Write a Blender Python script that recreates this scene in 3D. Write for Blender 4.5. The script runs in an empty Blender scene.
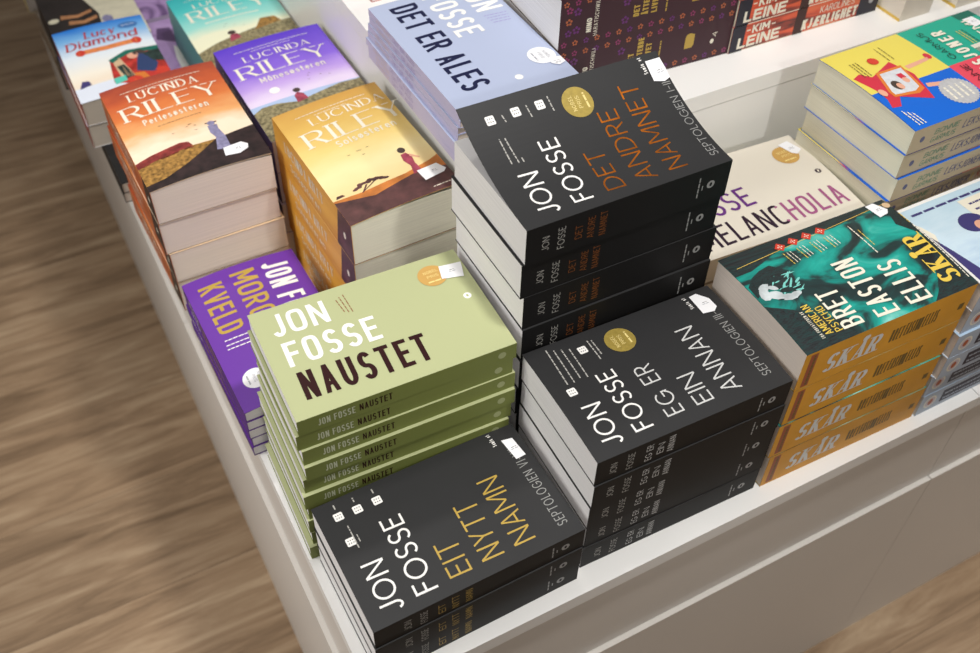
import bpy, math, random
from math import sin, cos, pi, radians
from mathutils import Matrix, Vector
random.seed(7)
C = bpy.context.scene.collection
SC = bpy.context.scene
Z0 = 0.5656          # height of the table top above the floor

# ------------------------------------------------------------------ camera, world, light, exposure
cam = bpy.data.cameras.new('camera'); cam.sensor_width = 36; cam.lens = 36 * 1020.5 / 980
cam.clip_start = 0.05; cam.clip_end = 60
co = bpy.data.objects.new('camera', cam); C.objects.link(co)
R = Matrix(((0.88129362, 0.33574584, -0.3325602), (-0.47212506, 0.65604356, -0.58881641), (0.02048132, 0.67593016, 0.73668103)))
co.matrix_world = Matrix.Translation((-0.0965, -0.3564, 0.8694 + Z0)) @ R.to_4x4()
cam.dof.use_dof = True; cam.dof.focus_distance = 0.93; cam.dof.aperture_fstop = 5.6
SC.camera = co

W = bpy.data.worlds.new('shop_ambient'); SC.world = W; W.use_nodes = True
bg = W.node_tree.nodes['Background']; bg.inputs['Color'].default_value = (1.0, 0.965, 0.93, 1); bg.inputs['Strength'].default_value = 0.265

def spot(name, loc, target, power, size, blend=0.5, radius=0.04, col=(1, 0.975, 0.945)):
    d = bpy.data.lights.new(name, 'SPOT'); d.energy = power; d.spot_size = radians(size); d.spot_blend = blend
    d.shadow_soft_size = radius; d.color = col
    o = bpy.data.objects.new(name, d); C.objects.link(o); o.location = (loc[0], loc[1], loc[2] + Z0)
    v = Vector((target[0], target[1], target[2] + Z0)) - o.location
    o.rotation_euler = v.to_track_quat('-Z', 'Y').to_euler()
    return o
spot('ceiling_or_fill_spot', (0.45, -0.24, 2.1), (0.42, 0.1, 0.1), 112, 60, .6, .08)
spot('ceiling_or_fill_spot', (-1.5, 0.30, 1.45), (0.25, 0.30, 0.15), 56, 50, .6, .22)  # side lamp added below ceiling height to brighten left-facing sides
spot('ceiling_or_fill_spot', (-1.7, 0.10, .75), (0.25, 0.25, 0.1), 28, 45, .6, .25)  # second side lamp added, lower still, to fill the left-facing sides
spot('ceiling_or_fill_spot', (0.56, -1.5, 1.5), (0.36, 0.42, 0.14), 46, 24.5, .7, .05)  # front lamp added; narrow cone brightens riser and inner stacks, spares the table front
spot('ceiling_or_fill_spot', (0.25, 1.5, 2.1), (0.2, 0.8, 0.1), 28, 60, .6, .10)
spot('ceiling_or_fill_spot', (1.15, -0.38, 2.1), (1.1, -0.55, -.56), 84, 34, .8, .08)
spot('ceiling_or_fill_spot', (-.85, .55, 2.1), (-.95, .55, -.56), 72, 78, .9, .1)  # overhead lamp added to lift the floor left of the table
SC.view_settings.view_transform = 'Standard'; SC.view_settings.look = 'None'
SC.view_settings.gamma = 1; SC.view_settings.use_curve_mapping = False
SC.view_settings.exposure = -0.14

# ------------------------------------------------------------------ materials
def lin(c):
    return tuple(((v / 255) / 12.92 if v / 255 <= .04045 else ((v / 255 + .055) / 1.055) ** 2.4) for v in c) + (1,)
MATS = {}
def mat(name, rgb, rough=.5, spec=.4, metal=0, noise=0, scale=60):
    """a plain printed or painted surface with a little procedural variation"""
    if name in MATS: return MATS[name]
    m = bpy.data.materials.new(name); m.use_nodes = True; nt = m.node_tree
    b = nt.nodes['Principled BSDF']
    b.inputs['Roughness'].default_value = rough; b.inputs['Specular IOR Level'].default_value = spec; b.inputs['Metallic'].default_value = metal
    c = lin(rgb)
    if noise:
        tc = nt.nodes.new('ShaderNodeTexCoord'); n = nt.nodes.new('ShaderNodeTexNoise'); n.inputs['Scale'].default_value = scale
        n.inputs['Detail'].default_value = 4
        r = nt.nodes.new('ShaderNodeValToRGB')
        r.color_ramp.elements[0].position = .3; r.color_ramp.elements[1].position = .7
        r.color_ramp.elements[0].color = tuple(v * (1 - noise) for v in c[:3]) + (1,)
        r.color_ramp.elements[1].color = tuple(min(1, v * (1 + noise)) for v in c[:3]) + (1,)
        nt.links.new(tc.outputs['Object'], n.inputs['Vector']); nt.links.new(n.outputs['Fac'], r.inputs['Fac'])
        nt.links.new(r.outputs['Color'], b.inputs['Base Color'])
    else:
        b.inputs['Base Color'].default_value = c
    MATS[name] = m
    return m

def art(name, stops, noise=.15, nscale=4, stretch=(1, 2, 1), rough=.42):
    """printed cover picture: colours run up the cover (UV v), broken up by noise"""
    m = bpy.data.materials.new(name); m.use_nodes = True; nt = m.node_tree; L = nt.links
    b = nt.nodes['Principled BSDF']; b.inputs['Roughness'].default_value = rough; b.inputs['Specular IOR Level'].default_value = .4
    tc = nt.nodes.new('ShaderNodeTexCoord'); mp = nt.nodes.new('ShaderNodeMapping'); mp.inputs['Scale'].default_value = stretch
    L.new(tc.outputs['UV'], mp.inputs['Vector'])
    n = nt.nodes.new('ShaderNodeTexNoise'); n.inputs['Scale'].default_value = nscale; n.inputs['Detail'].default_value = 6
    L.new(mp.outputs['Vector'], n.inputs['Vector'])
    sp = nt.nodes.new('ShaderNodeSeparateXYZ'); L.new(tc.outputs['UV'], sp.inputs[0])
    a = nt.nodes.new('ShaderNodeMath'); a.operation = 'SUBTRACT'; a.inputs[1].default_value = .5; L.new(n.outputs['Fac'], a.inputs[0])
    k = nt.nodes.new('ShaderNodeMath'); k.operation = 'MULTIPLY_ADD'; k.inputs[1].default_value = noise * 2
    L.new(a.outputs[0], k.inputs[0]); L.new(sp.outputs['Y'], k.inputs[2])
    r = nt.nodes.new('ShaderNodeValToRGB'); cr = r.color_ramp
    while len(cr.elements) < len(stops): cr.elements.new(.5)
    for e, (p, c) in zip(cr.elements, stops): e.position = p; e.color = lin(c)
    L.new(k.outputs[0], r.inputs['Fac']); L.new(r.outputs['Color'], b.inputs['Base Color'])
    MATS[name] = m
    return m

def smoke(name, stops, scale=3.0, dist=1.5):
    """swirling printed pattern"""
    m = bpy.data.materials.new(name); m.use_nodes = True; nt = m.node_tree; L = nt.links
    b = nt.nodes['Principled BSDF']; b.inputs['Roughness'].default_value = .4
    tc = nt.nodes.new('ShaderNodeTexCoord'); n = nt.nodes.new('ShaderNodeTexNoise'); n.inputs['Scale'].default_value = scale
    n.inputs['Detail'].default_value = 8; n.inputs['Distortion'].default_value = dist; L.new(tc.outputs['UV'], n.inputs['Vector'])
    r = nt.nodes.new('ShaderNodeValToRGB'); cr = r.color_ramp
    while len(cr.elements) < len(stops): cr.elements.new(.5)
    for e, (p, c) in zip(cr.elements, stops): e.position = p; e.color = lin(c)
    L.new(n.outputs['Fac'], r.inputs['Fac']); L.new(r.outputs['Color'], b.inputs['Base Color']); MATS[name] = m
    return m

def page_mat(name, rgb):
    """stacked paper edges: very fine horizontal lines"""
    if name in MATS: return MATS[name]
    m = bpy.data.materials.new(name); m.use_nodes = True; nt = m.node_tree; L = nt.links
    b = nt.nodes['Principled BSDF']; b.inputs['Roughness'].default_value = .8; b.inputs['Specular IOR Level'].default_value = .15
    tc = nt.nodes.new('ShaderNodeTexCoord'); mp = nt.nodes.new('ShaderNodeMapping'); mp.inputs['Scale'].default_value = (4, 4, 900)
    L.new(tc.outputs['Object'], mp.inputs['Vector']); n = nt.nodes.new('ShaderNodeTexNoise'); n.inputs['Scale'].default_value = 1.6; n.inputs['Detail'].default_value = 3
    L.new(mp.outputs['Vector'], n.inputs['Vector']); r = nt.nodes.new('ShaderNodeValToRGB')
    c = lin(rgb); r.color_ramp.elements[0].position = .3; r.color_ramp.elements[1].position = .65
    r.color_ramp.elements[0].color = tuple(v * .84 for v in c[:3]) + (1,); r.color_ramp.elements[1].color = c
    L.new(n.outputs['Fac'], r.inputs['Fac']); L.new(r.outputs['Color'], b.inputs['Base Color']); MATS[name] = m
    return m

def wood_floor():
    m = bpy.data.materials.new('oak_plank_floor'); m.use_nodes = True; nt = m.node_tree; L = nt.links
    b = nt.nodes['Principled BSDF']; b.inputs['Roughness'].default_value = .5; b.inputs['Specular IOR Level'].default_value = .3
    tc = nt.nodes.new('ShaderNodeTexCoord')
    br = nt.nodes.new('ShaderNodeTexBrick'); br.offset = .37; br.inputs['Scale'].default_value = 1
    br.inputs['Brick Width'].default_value = 1.22; br.inputs['Row Height'].default_value = .2; br.inputs['Mortar Size'].default_value = .0006
    br.inputs['Mortar Smooth'].default_value = .3
    br.inputs['Color1'].default_value = (0, 0, 0, 1); br.inputs['Color2'].default_value = (1, 1, 1, 1); br.inputs['Mortar'].default_value = (0, 0, 0, 1)
    mp0 = nt.nodes.new('ShaderNodeMapping'); mp0.inputs['Location'].default_value = (.45, .06, 0)
    L.new(tc.outputs['Object'], mp0.inputs['Vector']); L.new(mp0.outputs['Vector'], br.inputs['Vector'])
    mp = nt.nodes.new('ShaderNodeMapping'); mp.inputs['Scale'].default_value = (1.6, 16, 1); L.new(tc.outputs['Object'], mp.inputs['Vector'])
    off = nt.nodes.new('ShaderNodeVectorMath'); off.operation = 'MULTIPLY_ADD'; off.inputs[1].default_value = (7, 7, 7)
    L.new(br.outputs['Color'], off.inputs[0]); L.new(mp.outputs['Vector'], off.inputs[2])
    n = nt.nodes.new('ShaderNodeTexNoise'); n.inputs['Scale'].default_value = 1.9; n.inputs['Detail'].default_value = 9; n.inputs['Distortion'].default_value = .7
    n.inputs['Roughness'].default_value = .68
    L.new(off.outputs[0], n.inputs['Vector'])
    r = nt.nodes.new('ShaderNodeValToRGB'); cr = r.color_ramp; cr.elements.new(.5)
    for e, (p, c) in zip(cr.elements, [(.28, (112, 90, 68)), (.5, (158, 132, 104)), (.74, (196, 172, 142))]): e.position = p; e.color = lin(c)
    L.new(n.outputs['Fac'], r.inputs['Fac'])
    hv = nt.nodes.new('ShaderNodeHueSaturation'); L.new(r.outputs['Color'], hv.inputs['Color'])
    mr = nt.nodes.new('ShaderNodeMapRange'); mr.inputs['To Min'].default_value = .92; mr.inputs['To Max'].default_value = 1.06
    L.new(br.outputs['Color'], mr.inputs['Value']); L.new(mr.outputs[0], hv.inputs['Value'])
    mx = nt.nodes.new('ShaderNodeMixRGB'); mx.inputs['Color2'].default_value = lin((104, 84, 64)); L.new(hv.outputs['Color'], mx.inputs['Color1'])
    L.new(br.outputs['Fac'], mx.inputs['Fac'])
    L.new(mx.outputs['Color'], b.inputs['Base Color'])
    return m

# ------------------------------------------------------------------ mesh helper
class MB:
    def __init__(s): s.v = []; s.f = []; s.mi = []; s.uv = {}; s.mats = []
    def m(s, mt):
        if mt not in s.mats: s.mats.append(mt)
        return s.mats.index(mt)
    def face(s, pts, mt, uv=None):
        i = len(s.v); s.v += [tuple(p) for p in pts]; s.f.append(tuple(range(i, i + len(pts)))); s.mi.append(s.m(mt))
        if uv: s.uv[len(s.f) - 1] = uv
    def box(s, a, b, mt):
        (x0, y0, z0), (x1, y1, z1) = a, b
        q = [(x0, y0, z0), (x1, y0, z0), (x1, y1, z0), (x0, y1, z0), (x0, y0, z1), (x1, y0, z1), (x1, y1, z1), (x0, y1, z1)]
        for f in ((3, 2, 1, 0), (4, 5, 6, 7), (0, 1, 5, 4), (1, 2, 6, 5), (2, 3, 7, 6), (3, 0, 4, 7)): s.face([q[k] for k in f], mt)
    def mesh(s, name):
        me = bpy.data.meshes.new(name); me.from_pydata(s.v, [], s.f)
        for mt in s.mats: me.materials.append(mt)
        me.polygons.foreach_set('material_index', s.mi)
        u = me.uv_layers.new(name='UVMap')
        for k, uv in s.uv.items():
            for li, c in zip(me.polygons[k].loop_indices, uv): u.data[li].uv = c
        me.update(); return me
def link(name, me, parent=None):
    o = bpy.data.objects.new(name, me); C.objects.link(o); o.parent = parent; return o
def tag(o, label, cat, group=None):
    o['label'] = label; o['category'] = cat
    if group: o['group'] = group
def bevel(o, w=.002, seg=2):
    md = o.modifiers.new('bevel', 'BEVEL'); md.width = w; md.segments = seg; md.limit_method = 'ANGLE'; md.angle_limit = radians(50)

# ------------------------------------------------------------------ lettering: letters drawn as pen strokes
def arc(cx, cy, rx, ry, a0, a1, e=2.0, n=14):
    out = []
    for i in range(n + 1):
        a = radians(a0 + (a1 - a0) * i / n); c, s = cos(a), sin(a)
        out.append((cx + rx * math.copysign(abs(c) ** (2 / e), c), cy + ry * math.copysign(abs(s) ** (2 / e), s)))
    return out
WF = {'I': 0, 'E': .86, 'F': .8, 'L': .78, 'J': .6, 'M': 1.3, 'W': 1.5, 'S': .92, 'T': .95, 'P': .92, 'R': 1, 'B': 1, '-': .6, ' ': .5, 'Æ': 1.5,
      'i': 0, 'l': 0, 't': .5, 'r': .55, 'e': .8, 's': .7, 'n': .8, 'ø': .85, 'o': .85, 'a': .75, 'å': .75, 'u': .8, 'c': .75, 'm': 1.2, 'd': .85, 'y': .8, 'ʼ': 0}
ROUND = set('OCGQØ')
def glyph(ch, e):
    """strokes: ('l', points, extend start, extend end) or ('d', x0, y0, x1, y1) cut level at both ends"""
    V = lambda x: ('l', [(x, 0), (x, 1)], 1, 1)
    H = lambda y, x0, x1, a=1, b=1: ('l', [(x0, y), (x1, y)], a, b)
    if ch in 'Åå' or ch == 'A':
        if ch == 'å': return glyph('a', e) + [('l', arc(.5, .92, .2, .09, 0, 360), 0, 0)]
        g = [('d', 0, 0, .5, 1), ('d', 1, 0, .5, 1), H(.28, .17, .83, 0, 0)]
        return g + ([('l', arc(.5, 1.2, .18, .1, 0, 360), 0, 0)] if ch == 'Å' else [])
    if ch == 'B': return [V(0), ('l', [(0, 1)] + arc(.55, .765, .35, .235, 90, -90) + [(0, .53)], 0, 0), ('l', [(0, .53)] + arc(.55, .265, .45, .265, 90, -90) + [(0, 0)], 0, 0)]
    if ch == 'C': return [('l', arc(.5, .5, .5, .5, 38, 322, e, 26), 0, 0)]
    if ch == 'D': return [V(0), ('l', [(0, 1)] + arc(.35, .5, .65, .5, 90, -90, e, 20) + [(0, 0)], 0, 0)]
    if ch == 'E': return [V(0), H(1, 0, 1), H(.52, 0, .85), H(0, 0, 1)]
    if ch == 'F': return [V(0), H(1, 0, 1), H(.5, 0, .85)]
    if ch == 'G': return [('l', arc(.5, .5, .5, .5, 38, 330, e, 26) + [(1, .2), (1, .46), (.62, .46)], 0, 1)]
    if ch == 'H': return [V(0), V(1), H(.52, 0, 1)]
    if ch == 'I': return [V(.5)]
    if ch == 'J': return [('l', [(1, 1), (1, .3)] + arc(.45, .3, .55, .3, 0, -155)[1:], 1, 0)]
    if ch == 'K': return [V(0), ('d', .05, .38, .95, 1), ('d', 1, 0, .36, .58)]
    if ch == 'L': return [V(0), H(0, 0, 1)]
    if ch == 'M': return [V(0), V(1), ('d', .04, 1, .5, .2), ('d', .96, 1, .5, .2)]
    if ch == 'N': return [V(0), V(1), ('d', 0.02, 1, .98, 0)]
    if ch == 'O': return [('l', arc(.5, .5, .5, .5, 0, 360, e, 36), 0, 0)]
    if ch == 'Ø': return glyph('O', e) + [('d', .05, -.05, .95, 1.05)]
    if ch == 'P': return [V(0), ('l', [(0, 1)] + arc(.5, .73, .5, .27, 90, -90) + [(0, .46)], 0, 0)]
    if ch == 'R': return [V(0), ('l', [(0, 1)] + arc(.5, .74, .46, .26, 90, -90) + [(0, .48)], 0, 0), ('d', 1, 0, .48, .5)]
    if ch == 'S': return [('l', arc(.5, .745, .47, .255, 25, 270, 2, 18) + arc(.5, .245, .5, .245, 90, -155, 2, 18)[1:], 0, 0)]
    if ch == 'T': return [V(.5), H(1, 0, 1)]
    if ch == 'U': return [('l', [(0, 1), (0, .33)] + arc(.5, .33, .5, .33, 180, 360, 2, 18)[1:] + [(1, 1)], 1, 1)]
    if ch == 'V': return [('d', 0, 1, .5, 0), ('d', 1, 1, .5, 0)]
    if ch == 'W': return [('d', 0, 1, .27, 0), ('d', .5, 1, .27, 0), ('d', .5, 1, .73, 0), ('d', 1, 1, .73, 0)]
    if ch == 'Y': return [('d', 0, 1, .5, .42), ('d', 1, 1, .5, .42), ('l', [(.5, .46), (.5, 0)], 0, 1)]
    if ch == 'X': return [('d', 0, 0, 1, 1), ('d', 1, 0, 0, 1)]
    if ch == 'Z': return [H(1, 0, 1), H(0, 0, 1), ('d', 0, 0, 1, 1)]
    if ch == 'Æ': return [('d', 0, 0, .48, 1), V(.52), H(.28, .14, .52, 0, 0), H(1, .48, 1), H(.52, .52, .9), H(0, .52, 1)]
    if ch == '-': return [H(.45, .05, .95)]
    if ch == 'e': return [('l', [(0, .34), (1, .34)] + arc(.5, .34, .5, .34, 0, 315, 2, 18)[1:], 0, 0)]
    if ch in 'oø': return [('l', arc(.5, .34, .5, .34, 0, 360, 2, 22), 0, 0)] + ([('d', .05, -.02, .95, .72)] if ch == 'ø' else [])
    if ch == 'r': return [('l', [(0, 0), (0, .68)], 1, 1), ('l', [(0, .4)] + arc(.6, .4, .6, .27, 170, 70, 2, 8), 0, 0)]
    if ch == 'n': return [('l', [(0, 0), (0, .68)], 1, 1), ('l', arc(.5, .4, .5, .28, 180, 0, 2, 12) + [(1, 0)], 0, 1)]
    if ch == 'm': return [('l', [(0, 0), (0, .68)], 1, 1), ('l', arc(.25, .4, .25, .28, 180, 0, 2, 10) + [(.5, 0)], 0, 1), ('l', arc(.75, .4, .25, .28, 180, 0, 2, 10) + [(1, 0)], 0, 1)]
    if ch == 'l': return [V(.5)]
    if ch == 'i': return [('l', [(.5, 0), (.5, .66)], 1, 1), ('l', [(.5, .88), (.5, .92)], 1, 1)]
    if ch == 't': return [('l', [(.4, .95), (.4, .2)] + arc(.75, .2, .35, .2, 180, 280, 2, 8)[1:], 1, 0), H(.66, 0, 1)]
    if ch == 's': return [('l', arc(.5, .51, .45, .165, 25, 270, 2, 12) + arc(.5, .17, .5, .17, 90, -155, 2, 12)[1:], 0, 0)]
    if ch == 'a': return [('l', arc(.5, .34, .5, .34, 20, 340, 2, 20), 0, 0), ('l', [(1, 0), (1, .68)], 1, 1)]
    if ch == 'd': return [('l', arc(.5, .34, .5, .34, 20, 340, 2, 20), 0, 0), ('l', [(1, 0), (1, 1)], 1, 1)]
    if ch == 'u': return [('l', [(0, .68), (0, .3)] + arc(.5, .3, .5, .3, 180, 360, 2, 12)[1:], 1, 0), ('l', [(1, 0), (1, .68)], 1, 1)]
    if ch == 'c': return [('l', arc(.5, .34, .5, .34, 40, 320, 2, 18), 0, 0)]
    if ch == 'y': return [('d', 0, .7, .5, 0), ('d', 1, .7, .3, -.3)]
    return []
STY = {'din': dict(t=.150, th=.140, e=3.6, sp=.14), 'dinm': dict(t=.12, th=.112, e=3.4, sp=.13), 'hum': dict(t=.104, th=.10, e=2.0, sp=.17, wide=1),
       'light': dict(t=.085, th=.085, e=2.0, sp=.16, wide=1), 'serif': dict(t=.15, th=.045, e=2.0, sp=.2, wide=1, serif=1), 'wide': dict(t=.2, th=.18, e=2.4, sp=.26), 'thin': dict(t=.10, th=.07, e=4.0, sp=.10), 'cond': dict(t=.125, th=.105, e=4.0, sp=.11),
       'fat': dict(t=.25, th=.21, e=3, sp=.12), 'tiny': dict(t=.125, th=.12, e=2.4, sp=.2), 'slab': dict(t=.21, th=.07, e=2.2, sp=.12, serif=1), 'swash': dict(t=.15, th=.06, e=2, sp=.12, wide=1, serif=1)}
def stroke(pts, wfun, x0, x1):
    """quads along a polyline; wfun(dx, dy) = thickness"""
    n = len(pts); out = []
    if n < 2: return out
    D = []
    for i in range(n - 1):
        dx, dy = pts[i + 1][0] - pts[i][0], pts[i + 1][1] - pts[i][1]; l = math.hypot(dx, dy) or 1e-9
        D.append((dx / l, dy / l))
    P = list(pts)
    if x0: w = wfun(-D[0][1], D[0][0]) / 2; w = x0 * w if x0 != 1 else wfun(D[0][1], D[0][0]) / 2; P[0] = (P[0][0] - D[0][0] * w, P[0][1] - D[0][1] * w)
    if x1: w = wfun(D[-1][1], D[-1][0]) / 2; P[-1] = (P[-1][0] + D[-1][0] * w, P[-1][1] + D[-1][1] * w)
    A, B = [], []
    closed = math.dist(P[0], P[-1]) < 1e-6
    for i in range(n):
        d0 = D[i - 1] if i > 0 else (D[-1] if closed else D[0]); d1 = D[i] if i < n - 1 else (D[0] if closed else D[-1])
        tx, ty = d0[0] + d1[0], d0[1] + d1[1]; l = math.hypot(tx, ty)
        if l < .3: tx, ty, l = d1[0], d1[1], 1
        tx, ty = tx / l, ty / l; k = max(.5, tx * d1[0] + ty * d1[1])
        w = wfun(tx, ty) / 2 / k
        A.append((P[i][0] - ty * w, P[i][1] + tx * w)); B.append((P[i][0] + ty * w, P[i][1] - tx * w))
    for i in range(n - 1): out.append([B[i], B[i + 1], A[i + 1], A[i]])
    return out
def text_polys(s, Lx, sty, slant=0):
    """convex polygons for the string in units of cap height, fitted to width Lx"""
    S = STY[sty]; t, th = S['t'], S['th']
    def wf(ch):
        f = WF.get(ch, 1)
        if S.get('wide') and ch in ROUND: f *= 1.3
        if S.get('wide') and ch in 'ESFJLBPR': f *= .8
        return f
    tot = sum(wf(c) for c in s); nfix = sum(1 for c in s if c != ' ')
    sp = S['sp']; bw = (Lx - sp * (len(s) - 1) - nfix * t) / max(tot, .01)
    if bw < .08: sp = max(.03, sp + (bw - .08) * tot / max(1, len(s) - 1)); bw = (Lx - sp * (len(s) - 1) - nfix * t) / max(tot, .01)
    bw = max(bw, .04)
    wfun = lambda dx, dy: th + (t - th) * abs(dy)
    out = []; x = 0
    for ch in s:
        iw = bw * wf(ch)
        if ch == ' ': x += iw + sp; continue
        X = lambda u: x + t / 2 + u * iw
        Y = lambda v: th / 2 + v * (1 - th)
        polys = []
        for g in glyph(ch, S['e']):
            if g[0] == 'l':
                P = [(X(a), Y(b)) for a, b in g[1]]
                polys += stroke(P, wfun, g[2], g[3])
                if S.get('serif') and ch.isupper() and len(g[1]) == 2 and abs(g[1][0][0] - g[1][1][0]) < .01:
                    for yy, ex in ((0, g[2]), (1, g[3])):
                        if ex: polys.append([(P[0][0] - t * 1.05, yy - (0 if yy == 0 else .05)), (P[0][0] + t * 1.05, yy - (0 if yy == 0 else .05)), (P[0][0] + t * 1.05, yy + (.05 if yy == 0 else 0)), (P[0][0] - t * 1.05, yy + (.05 if yy == 0 else 0))])
            else:
                _, a0, b0, a1, b1 = g
                f0 = lambda b: 0 if b == 0 else (1 if b == 1 else Y(b))
                p0, p1 = (X(a0), f0(b0)), (X(a1), f0(b1)); dx, dy = p1[0] - p0[0], p1[1] - p0[1]; l = math.hypot(dx, dy)
                tt = t if (not S.get('serif') or dx * dy < 0 ) else th * 1.3
                if S.get('serif') and ch in 'Rʼ': tt = t
                hw = min(tt * .9 / 2 / max(abs(dy / l), .35), .3)
                polys.append([(p0[0] - hw, p0[1]), (p0[0] + hw, p0[1]), (p1[0] + hw, p1[1]), (p1[0] - hw, p1[1])])
                if S.get('serif'):
                    for q, b in ((p0, b0), (p1, b1)):
                        if b in (0, 1) and not (ch in 'AÅ' and b == 1) and not (ch in 'VN' and b == 0):
                            y0, y1 = (0, .05) if b == 0 else (.95, 1)
                            polys.append([(q[0] - t, y0), (q[0] + t, y0), (q[0] + t, y1), (q[0] - t, y1)])
        if slant: polys = [[(a + slant * b, b) for a, b in p] for p in polys]
        out += polys
        x += iw + t + sp
    return out

# ------------------------------------------------------------------ books
def clip(pts, ax, v, sg):
    out = []
    for i in range(len(pts)):
        a, b = pts[i - 1], pts[i]; da, db = sg * (a[ax] - v), sg * (b[ax] - v)
        if (da < 0) != (db < 0): t = da / (da - db); out.append((a[0] + (b[0] - a[0]) * t, a[1] + (b[1] - a[1]) * t))
        if db >= 0: out.append(b)
    return out
class Surf:
    """collects flat print on one face of a cover; put() maps cover coordinates to the book"""
    def __init__(s, mb, f, lift, strip=None): s.mb = mb; s.f = f; s.lift = lift; s.strip = strip
    def poly(s, pts, mt, uv=None):
        if s.strip is None:
            s.mb.face([s.f(a, b, s.lift) for a, b in pts], mt, uv); return
        ax, S, N = s.strip                       # follow the bend of the cover: cut into the cover's own strips
        lo, hi = min(p[ax] for p in pts), max(p[ax] for p in pts)
        for i in range(max(0, int(lo / S * N)), min(N - 1, int(hi / S * N)) + 1):
            q = clip(clip(pts, ax, S * i / N if i else -1, 1), ax, S * (i + 1) / N if i < N - 1 else 9, -1)
            if len(q) > 2: s.mb.face([s.f(a, b, s.lift) for a, b in q], mt)
    def up(s): s.lift += .00012
    def text(s, st, x, y, ang, L, h, sty, mt, slant=0, split=None):
        ca, sa = cos(radians(ang)), sin(radians(ang)); l0 = s.lift
        for p in text_polys(st, L / h, sty, slant):
            m2 = mt; s.lift += 2e-6
            if split and sum(q[0] for q in p) / len(p) * h > split[0]: m2 = split[1]
            q = [(x + h * (a * ca - b * sa), y + h * (a * sa + b * ca)) for a, b in p]
            area2 = sum(q[i][0] * q[(i + 1) % len(q)][1] - q[(i + 1) % len(q)][0] * q[i][1] for i in range(len(q)))
            if area2 < 0: q.reverse()
            s.poly(q, m2)
        s.lift = l0
    def disc(s, x, y, rx, ry, mt, n=28):
        s.poly([(x + rx * cos(2 * pi * i / n), y + ry * sin(2 * pi * i / n)) for i in range(n)], mt)
    def rect(s, x0, y0, x1, y1, mt): s.poly([(x0, y0), (x1, y0), (x1, y1), (x0, y1)], mt)
    def lines(s, x0, y0, x1, y1, h, mt, seed=1):
        """a line of print too small to read: word-long strips"""
        r = random.Random(seed); L = math.hypot(x1 - x0, y1 - y0); dx, dy = (x1 - x0) / L, (y1 - y0) / L; t = 0
        while t < L:
            w = min(r.uniform(.002, .006), L - t)
            a = (x0 + dx * t, y0 + dy * t); b = (x0 + dx * (t + w), y0 + dy * (t + w)); nx, ny = -dy * h, dx * h
            s.poly([a, b, (b[0] + nx * .62, b[1] + ny * .62), (a[0] + nx * .62, a[1] + ny * .62)], mt); t += w + .0009

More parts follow.
